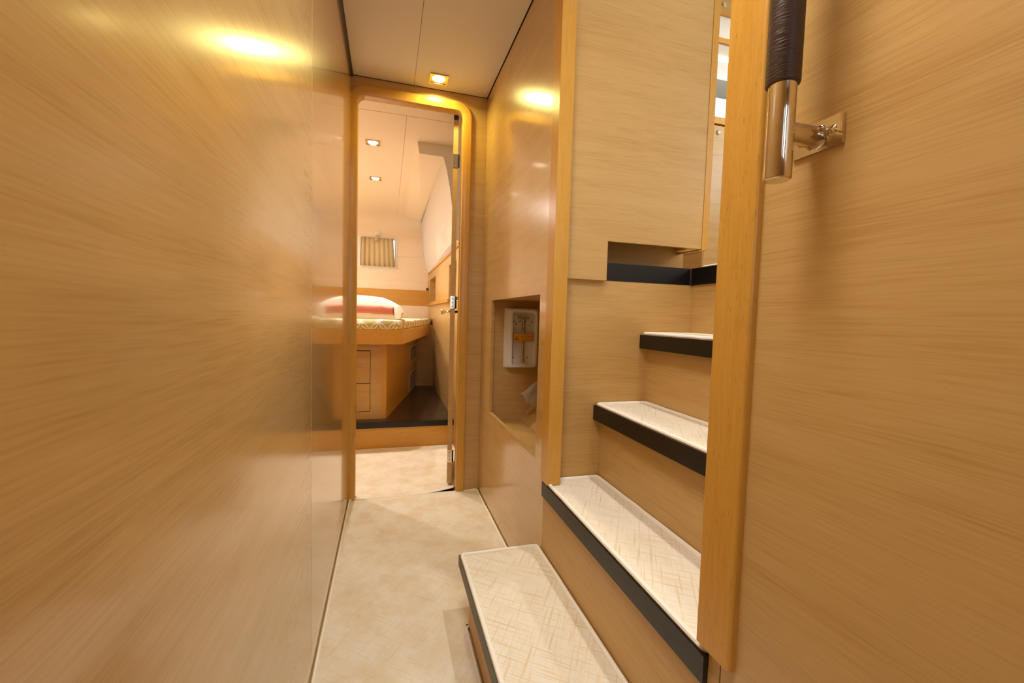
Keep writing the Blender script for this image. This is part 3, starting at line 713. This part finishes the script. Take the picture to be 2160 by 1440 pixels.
# crumpled cloth tucked on the sloping board
bm = new()
P0 = Vector((0.698, 2.20, 0.690)); U = Vector((0.55, -0.25, 0.50)).normalized(); V = Vector((0.25, 0.15, -0.30)).normalized(); W = U.cross(V).normalized()
if W.y > 0: W = -W
for sh in range(3):
    n1, n2 = 14, 8
    off = W*(0.006+0.013*sh)+U*0.016*sh+V*0.020*sh
    lu, lv = 0.22-0.02*sh, 0.085-0.006*sh
    G = []
    for i in range(n1+1):
        row = []
        for j in range(n2+1):
            u_, v_ = i/n1, j/n2
            k = 0.014*noise.noise(Vector((u_*4+sh*3, v_*3, sh*7)))+0.006*math.sin(v_*9+u_*5+sh)+0.004*noise.noise(Vector((u_*13, v_*11, sh)))
            row.append(bm.verts.new(P0+off+U*(lu*u_+0.006*math.sin(v_*5+sh))+V*(lv*v_)+W*k*(0.3+u_)))
        G.append(row)
    for i in range(n1):
        for j in range(n2): bm.faces.new((G[i][j], G[i+1][j], G[i+1][j+1], G[i][j+1]))
bmesh.ops.solidify(bm, geom=list(bm.faces), thickness=0.003)
cl = tag(link('folded_cloth', bm, 'paper', smooth=True, loc=P0), 'crumpled pale grey cloth lying on the sloping board inside the niche', 'cloth')

# ================================================================== CABIN
CY = 6.15
CXL = -1.50
struct(link('floor_vestibule', bx(CXL, 0.56, 3.60, 3.61, -0.03, 0.0), 'veneer_matt'))
struct(link('floor_entry', bx(CXL, XL-0.05, YD+0.05, 3.60, -0.03, 0.0), 'veneer_matt'))
# raised cabin floor: riser, dark edge, boards
cs = struct(link('floor_cabin', bx(CXL, 0.56, 3.572, 3.584, 0.0005, 0.175), 'beech_level'), 'raised cabin floor with a beech riser and black edge')
link('floor_edge', bx(CXL, 0.548, 3.560, 3.600, 0.1755, 0.2195), 'edging', cs, bevel=0.003)
for i in range(12):
    x0 = CXL+(0.55-CXL)*i/12; x1 = CXL+(0.55-CXL)*(i+1)/12
    link('floor_board', bx(x0+0.0007, x1-0.0007, 3.6005, 5.375, 0.196, 0.2190), 'dark_floor', cs)
# right wall of the cabin: veneer with niches
cw = struct(link('wall_cabin_right', bx(0.556, 0.62, YD+0.05, 3.30, 0, ZC), 'veneer'), 'oak side wall of the cabin with two open lockers and a shelf')
link('lower_panel', bx(0.550, 0.562, 3.30, CY, 0.0, 1.222), 'veneer', cw)
up = link('upper_panel', ring_plate(new(), rect(5.05, CY, 1.2525, 1.660), rect(5.215, 5.93, 1.271, 1.570), 'X', 0.550, 0.562), 'veneer', cw)
link('upper_panel', ring_plate(new(), rect(3.30, 5.0495, 1.2525, 1.660), rect(3.60, 4.05, 1.256, 1.566), 'X', 0.550, 0.562), 'veneer', cw)
for y0, y1, z0, z1 in ((5.215, 5.93, 1.271, 1.570), (3.60, 4.05, 1.256, 1.566)):
    loc_ = link('open_locker', ring_plate(new(), rect(y0-0.012, y1+0.012, z0-0.012, z1+0.012), rect(y0, y1, z0, z1), 'X', 0.5625, 0.74), 'veneer', cw)
    link('locker_back', bx(0.741, 0.750, y0-0.012, y1+0.012, z0-0.012, z1+0.012), 'veneer', loc_)
link('shelf', bx(0.528, 0.562, 3.95, CY-0.07, 1.2225, 1.2520), 'beech_level', cw, bevel=0.003)
link('capping', bx(0.538, 0.566, 3.42, CY, 1.6605, 1.684), 'beech_level', cw, bevel=0.005)
# hull lining (curved), box drop and bulkhead
sec = [(0.402, 2.322), (0.432, 2.215), (0.456, 2.09), (0.476, 1.95), (0.494, 1.80), (0.508, 1.70), (0.545, 1.683)]
sec_far = [(0.424, 2.322), (0.440, 2.215), (0.455, 2.09), (0.470, 1.95), (0.500, 1.80), (0.535, 1.70), (0.547, 1.683)]
bm = new(); rows = []
ny = 12
for j in range(ny+1):
    t = j/ny; y = 3.424+(CY-3.424)*t; tt = t*t*(3-2*t)
    rows.append([bm.verts.new((a[0]*(1-tt)+b[0]*tt, y, a[1]*(1-tt)+b[1]*tt)) for a, b in zip(sec, sec_far)])
for A, B in zip(rows, rows[1:]):
    for k in range(len(sec)-1): bm.faces.new((A[k], A[k+1], B[k+1], B[k]))
bmesh.ops.solidify(bm, geom=list(bm.faces), thickness=-0.006)
struct(link('wall_hull', bm, 'cream', smooth=True), 'curved cream hull lining above the oak side wall')
struct(link('trim_3', prism(new(), [(0.203, ZC+0.02), (0.218, 2.324), (0.402, 2.3205)] + sec[1:] + [(0.566, 1.684), (0.566, ZC+0.02)], 'Y', 3.404, 3.422), 'ceiling'), 'cream bulkhead stepping down across the cabin ceiling')
bm = new()
prism(bm, [(0.203, ZC+0.001), (0.218, 2.326), (0.41, 2.323), (0.41, ZC+0.001)], 'Y', 3.4235, 5.86)
for v in bm.verts:
    if v.co.y > 5 and v.co.z < 2.35 and v.co.x < 0.3: v.co.x = 0.200; v.co.z = 2.385
    elif v.co.y > 5 and v.co.z < 2.35: v.co.z = 2.335
    elif v.co.y > 5 and v.co.x < 0.3: v.co.x = 0.186
struct(link('trim_4', bm, 'cream', bevel=0.004), 'boxed step along the cabin ceiling')
# ceilings
cc = struct(link('ceiling_cabin', bx(CXL, 0.62, YD+0.046, CY, ZC+0.012, ZC+0.03), 'seam_light'), 'cabin ceiling panels')
link('ceiling_panel', bx(CXL, 0.60, YD+0.047, 2.972, ZC, ZC+0.012), 'cream', cc)
link('ceiling_batten', bx(CXL, 0.60, 2.974, 3.000, ZC+0.001, ZC+0.012), 'cream', cc)
link('ceiling_panel', bx(CXL, 0.1065, 3.003, CY, ZC, ZC+0.012), 'cream', cc)
link('ceiling_panel', bx(0.1085, 0.60, 3.003, CY, ZC, ZC+0.012), 'cream', cc)
# far wall: upper cream lining, ledge, wood band, lower lining; coving
fw = struct(link('wall_far', ring_plate(new(), rect(CXL, 0.60, 0.9, ZC+0.02), rect(-0.36, 0.09, 1.75, 2.105), 'Y', CY, CY+0.02), 'cream'), 'far cabin wall, cream above and below an oak band')
bm = new()
n = 8; r = 0.22
P_ = [(CY-r+r*math.sin(math.radians(90*i/n)), ZC-r+r*math.cos(math.radians(90*i/n))) for i in range(n+1)]
prism(bm, P_ + [(CY+0.001, ZC+0.001)], 'X', CXL, 0.43)
link('coving', bm, 'cream', fw, smooth=True)
bm = new()
prism(bm, [(CY-0.001, 1.56), (CY-0.022, 1.545), (CY-0.026, 1.53), (CY-0.026, 1.435), (CY-0.001, 1.435)], 'X', CXL, 0.545)
link('ledge', bm, 'cream', fw, bevel=0.003)
link('oak_band', bx(CXL, 0.548, CY-0.040, CY-0.001, 1.218, 1.4345), 'beech_level', fw, bevel=0.002)
link('faint_hatch', bx(0.125, 0.470, CY-0.010, CY-0.001, 1.890, 2.165), 'cream', fw, bevel=0.004)
struct(link('wall_cabin_left', bx(CXL-0.02, CXL, YD+0.05, CY, 0, ZC+0.02), 'cream'), 'left cabin wall, out of sight')
struct(link('wall_cabin_near', bx(CXL, XL-0.045, YD+0.03, YD+0.05, 0, ZC+0.02), 'veneer'), 'back of the doorway wall')
# window behind the curtain
wn1 = struct(link('window_3', ring_plate(new(), rect(-0.395, 0.122, 1.715, 2.135), rect(-0.355, 0.085, 1.755, 2.10), 'Y', CY-0.012, CY-0.0005), 'white', bevel=0.003), 'cabin window behind the curtain')
link('pane', bx(-0.355, 0.085, CY-0.006, CY-0.002, 1.755, 2.10), 'glass', wn1)
cu = thing('curtain', 'short beige pleated curtain drawn across the cabin window', 'curtain', (-0.137, CY-0.04, 1.74))
bm = new(); nx, nz = 110, 10; G = []
for i in range(nx+1):
    u_ = i/nx; row = []
    for j in range(nz+1):
        v_ = j/nz; wdt = 0.462-0.035*v_
        x = -0.145+(u_-0.5)*wdt + 0.010*(1-v_)
        amp = 0.012 + 0.005*(1-v_)
        ph = u_*2*math.pi*7.5+0.5*math.sin(u_*7)
        y = CY-0.042+amp*math.sin(ph)+0.003*noise.noise(Vector((u_*20, v_*3, 0)))
        x += 0.006*math.cos(ph)
        row.append(bm.verts.new((x, y, 1.735+0.378*v_+(0.006*abs(math.sin(ph/2)) if j == nz else 0))))
    G.append(row)
for i in range(nx):
    for j in range(nz): bm.faces.new((G[i][j], G[i+1][j], G[i+1][j+1], G[i][j+1]))
bmesh.ops.solidify(bm, geom=list(bm.faces), thickness=0.0015)
link('pleated_cloth', bm, 'curtain', cu, smooth=True)
link('curtain_track', bx(-0.365, 0.085, CY-0.030, CY-0.0125, 2.115, 2.124), 'white', cu)
rl = thing('reading_lamp', 'small chrome reading lamp on a round white base above the curtain', 'lamp', (-0.147, CY-0.012, 2.148))
link('base', lathe(new(), (-0.147, CY-0.0005, 2.168), (0, -1, 0), [(0, 0.040), (0.022, 0.039), (0.030, 0.032), (0.032, 0)], 28), 'white', rl, smooth=True)
link('stem', lathe(new(), (-0.147, CY-0.031, 2.158), (0, -0.8, -0.6), [(0, 0.012), (0.03, 0.010), (0.045, 0.014), (0.05, 0)], 16), 'chrome', rl, smooth=True)
link('head', lathe(new(), (-0.145, CY-0.082, 2.128), (-0.25, -0.3, -1), [(0, 0), (0.0, 0.012), (0.010, 0.020), (0.045, 0.026), (0.075, 0.028), (0.077, 0.022), (0.06, 0)], 20), 'chrome', rl, smooth=True)
# black fitting in the corner
tag(link('corner_catch', bx(0.515, 0.546, CY-0.060, CY-0.0265, 1.445, 1.468), 'black', bevel=0.003, loc=(0.53, CY-0.045, 1.455)), 'tiny black catch in the far corner above the oak band', 'catch')

# ------------------------------------------------------------------ berth
bd = thing('berth', 'built-in oak berth with drawers, side vents and a rounded bed board', 'bed', (-0.4, 4.4, 0.2195))
ZB0, ZB1 = 0.858, 0.972
# base: front, trim corner, slanting side
A_, B_ = Vector((0.0, 3.70)), Vector((0.345, 5.36))
dside = (B_-A_).normalized(); nside = Vector((dside.y, -dside.x))
front = link('front_panel', ring_plate(new(), rect(CXL+0.001, -0.047, 0.2195, ZB0-0.001), rect(-0.700, -0.130, 0.282, 0.792), 'Y', 3.70, 3.718), 'veneer', bd)
link('front_void', bx(-0.71, -0.12, 3.719, 3.725, 0.27, 0.80), 'void', bd)
link('drawer', bx(-0.696, -0.134, 3.701, 3.717, 0.522, 0.786), 'veneer', bd, bevel=0.001)
link('drawer', bx(-0.696, -0.134, 3.701, 3.717, 0.286, 0.516), 'veneer', bd, bevel=0.001)
link('corner_post', prism(new(), [(-0.0465, 3.700), (-0.006, 3.700), (0.0, 3.706), (0.0065, 3.735), (-0.0465, 3.735)], 'Z', 0.2195, ZB0-0.001), 'beech', bd)
def side_box(s0, s1, n0, n1, z0, z1):
    return prism(new(), [tuple(A_+dside*s+nside*n_) for s, n_ in ((s0, n0), (s1, n0), (s1, n1), (s0, n1))], 'Z', z0, z1)
LS = (B_-A_).length
link('side_panel', side_box(0.036, LS+0.002, -0.014, -0.001, 0.2195, ZB0-0.001), 'beech_level', bd)
# vents: s along the side
s0v = (Vector((0.233, 4.82))-A_).length; s1v = LS-0.01
def side_prism(bm, poly, n0, n1):
    A1 = [bm.verts.new((*(A_+dside*s+nside*n0), z)) for s, z in poly]; B1 = [bm.verts.new((*(A_+dside*s+nside*n1), z)) for s, z in poly]
    bm.faces.new(A1); bm.faces.new(B1[::-1]); k = len(poly)
    for i in range(k): bm.faces.new((A1[i], B1[i], B1[(i+1) % k], A1[(i+1) % k]))
    return bm
for z0, z1 in ((0.552, 0.745), (0.242, 0.455)):
    vt = link('vent', side_prism(side_prism(side_prism(side_prism(new(), [(s0v, z0), (s0v+0.035, z0), (s0v+0.035, z1), (s0v, z1)], 0, 0.008),
              [(s1v-0.045, z0), (s1v, z0), (s1v, z1), (s1v-0.045, z1)], 0, 0.008), [(s0v, z1-0.014), (s1v, z1-0.014), (s1v, z1), (s0v, z1)], 0, 0.007),
              [(s0v, z0), (s1v, z0), (s1v, z0+0.014), (s0v, z0+0.014)], 0, 0.007), 'grille', bd)
    link('vent_back', side_prism(new(), [(s0v+.01, z0+.005), (s1v-.01, z0+.005), (s1v-.01, z1-.005), (s0v+.01, z1-.005)], -0.0005, 0.0012), 'void', vt)
    k = 9
    for i in range(k):
        zc = z0+0.022+(z1-z0-0.044)*i/(k-1)
        link('slat', side_prism(new(), [(s0v+0.035, zc-0.0045), (s1v-0.045, zc-0.0045), (s1v-0.045, zc+0.0045), (s0v+0.035, zc+0.0045)], 0.0015, 0.0065), 'grille', vt)
link('end_panel', bx(0.325, 0.549, 5.362, 5.374, 0.2195, ZB0-0.001), 'veneer_matt', bd)
link('top_strip', bx(0.470, 0.549, 5.3745, 5.470, ZB0-0.013, ZB0-0.001), 'veneer_matt', bd)
# bed board
c0 = Vector((0.060, 3.490)); c1 = Vector((0.138, 3.60)); cend = Vector((0.487, 5.300))
arc = []
for i in range(7):
    t = i/6; arc.append(tuple((1-t)**2*Vector((0.045, 3.490))+2*t*(1-t)*Vector((0.118, 3.492))+t*t*Vector((0.142, 3.62))))
poly = [(CXL+0.002, 3.490)] + arc + [tuple(cend), (0.487, 5.45), (0.549, 5.45), (0.549, 6.10), (CXL+0.002, 6.10)]
link('bed_board', prism(new(), poly, 'Z', ZB0, ZB1), 'beech_level', bd, bevel=0.006, seg=3)
link('headboard_filler', bx(CXL, 0.549, 6.101, CY-0.001, ZB0, 1.2175), 'cream', bd)
# mattress
def offs_poly(k):
    pts = [(CXL+0.01, 3.490+k)] + [(p[0]-k*0.8, p[1]+k*0.7) for p in arc] + [(0.487-k, 5.30), (0.530, 5.50), (0.530, 6.09), (CXL+0.01, 6.09)]
    return pts
ms = thing('mattress', 'mattress in a khaki sheet with a white lattice pattern, on the berth', 'mattress', (-0.4, 4.6, ZB1))
loops = []
for z, k in ((ZB1+0.001, 0.030), (ZB1+0.010, 0.022), (ZB1+0.045, 0.020), (ZB1+0.068, 0.030), (ZB1+0.080, 0.055)):
    L = []
    op = offs_poly(k); N = len(op)
    for i in range(N):
        a = Vector(op[i]); c = Vector(op[(i+1) % N]); kk = max(1, int((c-a).length/0.09))
        for j in range(kk):
            p = a+(c-a)*j/kk; L.append(p)
    loops.append((z, L))
m_ = min(len(L) for _, L in loops)
def resample(L, n):
    P = L+[L[0]]; d = [0]
    for a, b in zip(P, P[1:]): d.append(d[-1]+(b-a).length)
    out = []; k = 0
    for i in range(n):
        t = d[-1]*i/n
        while d[k+1] < t: k += 1
        out.append(P[k].lerp(P[k+1], (t-d[k])/max(1e-9, d[k+1]-d[k])))
    return out
loops3 = [[(p.x+0.004*noise.noise(Vector((p.x*8, p.y*8, z*20))), p.y+0.004*noise.noise(Vector((p.x*8, p.y*8, z*20+5))), z+(0.010*noise.noise(Vector((p.x*7, p.y*7, 2))) if z > ZB1+0.05 else 0)) for p in resample(L, 120)] for z, L in loops]
link('sheet', loft(new(), loops3), 'sheet', ms, smooth=True)

# folded duvet and the pink blanket between its layers
dv = thing('duvet', 'white printed duvet folded over in a thick pile on the berth', 'duvet', (-0.25, 3.95, 1.055))
bm = new()
def duvet_sec(t):
    """closed XZ outline of the U fold; t = 0..1 along Y"""
    f = math.sin(math.pi*min(1, max(0, 0.10+0.80*t)))**0.35
    pts = []
    xr, xl = 0.125, -0.62
    zb = 1.052
    top = 1.245*f+1.13*(1-f)
    # lower face, fold, upper face, slot
    pts += [(xl, zb+0.01), (-0.4, zb), (-0.1, zb), (0.05, zb+0.001), (xr-0.018, zb+0.008), (xr, zb+0.022), (xr-0.004, zb+0.040)]
    pts += [(xr+0.006, zb+0.060), (xr-0.004, zb+0.085), (xr-0.028, zb+0.115), (0.062, zb+(top-zb)*0.72), (0.020, zb+(top-zb)*0.84), (-0.04, zb+(top-zb)*0.94), (-0.11, top-0.002), (-0.25, top+0.006), (-0.42, top-0.01), (xl, top-0.06)]
    pts += [(xl, zb+0.14), (-0.3, zb+0.125), (-0.03, zb+0.108), (0.045, zb+0.072), (0.03, zb+0.045), (-0.3, zb+0.045), (xl, zb+0.05)]
    return pts
ys = [3.64, 3.655, 3.69, 3.76, 3.86, 3.98, 4.10, 4.22, 4.32, 4.36]
rows = []
for i, y in enumerate(ys):
    t = i/(len(ys)-1); sec_ = duvet_sec(t)
    cxm, czm = -0.2, 1.12
    shr = {0: 0.965, 1: 0.99}.get(i, {len(ys)-1: 0.95, len(ys)-2: 0.985}.get(i, 1.0))
    rows.append([bm.verts.new((cxm+(x-cxm)*shr+0.010*noise.noise(Vector((x*8, y*8, z*8))), y+0.012*noise.noise(Vector((x*5, 1, z*9))), czm+(z-czm)*shr+0.008*noise.noise(Vector((x*9, y*9, 4))) if z > 1.07 else z)) for x, z in sec_])
for A, B in zip(rows, rows[1:]):
    for k in range(len(A)): bm.faces.new((A[k], A[(k+1) % len(A)], B[(k+1) % len(A)], B[k]))
bm.faces.new(rows[0][::-1]); bm.faces.new(rows[-1])
bmesh.ops.triangulate(bm, faces=[f for f in bm.faces if len(f.verts) > 4])
dvo = link('cover', bm, 'duvet', dv, smooth=True)
pb = thing('pink_blanket', 'salmon pink blanket folded and tucked between the layers of the duvet', 'blanket', (-0.25, 3.66, 1.10))
bm = new(); rows = []
xs = [-0.62+0.66*i/22 for i in range(23)]
for i, x in enumerate(xs):
    e = 1.0-0.10*noise.noise(Vector((x*9, 0, 0))); row = []
    drop = 0.012*max(0, (x+0.2))/0.24
    for k in range(14):
        t = 2*math.pi*k/14; cy, cz = math.cos(t), math.sin(t)
        yy = 3.668+0.055*math.copysign(abs(cy)**0.7, cy); zz = 1.134-drop+0.036*e*math.copysign(abs(cz)**0.6, cz)
        row.append(bm.verts.new((x+0.004*noise.noise(Vector((0, yy*30, zz*30))), yy+0.006*noise.noise(Vector((x*26, zz*6, 1))), zz+0.004*noise.noise(Vector((x*26, yy*9, 2))))))
    rows.append(row)
for A, B in zip(rows, rows[1:]):
    for k in range(14): bm.faces.new((A[k], A[(k+1) % 14], B[(k+1) % 14], B[k]))
bm.faces.new(rows[0][::-1]); bm.faces.new(rows[-1])
link('folded_fabric', bm, 'pink', pb, smooth=True)
bm = new()
for i in range(26):
    zz = 1.096+0.062*i/25
    tube(bm, [(0.036, 3.640+0.02*random.random(), zz), (0.044, 3.630+0.02*random.random(), zz-0.004), (0.052, 3.628, zz-0.010)], 0.0016, 5, closed=False)
o = link('fringe', bm, 'pink', pb, smooth=True); o['kind'] = 'stuff'
# unseen downlights added left of the doorway view to brighten the cabin
for k, (x, y) in enumerate(((-0.95, 3.55), (-0.95, 4.9))):
    downlight('ceiling_light', x, y, ZC, 0.105, ('nearer' if k == 0 else 'farther') + ' unseen downlight added in the left part of the cabin ceiling to brighten the cabin', CABIN_LAMP_POWER*2, WARM, 'added hidden cabin downlights')
# saloon downlights: one over the stairs, one added to brighten the galley
downlight('ceiling_light', 0.92, 0.95, ZS, 0.14, 'downlight in the saloon ceiling high above the stairs', SALOON_LAMP_POWER, (1.0, 0.97, 0.89), None, spread=76)
downlight('ceiling_light', 2.05, 1.55, ZS, 0.14, 'unseen downlight added in the saloon ceiling to brighten the galley', 10.0, (1.0, 0.95, 0.88), None, spread=140)
# frame of an unseen hatch, added to light the right wall from above
hf = struct(link('added_hatch', ring_plate(new(), rect(-0.20, 0.27, 0.305, 0.795), rect(-0.18, 0.24, 0.34, 0.76), 'Z', ZC-0.004, ZC+0.012), 'white'), 'unseen hatch added in the corridor ceiling to light the right wall from above')
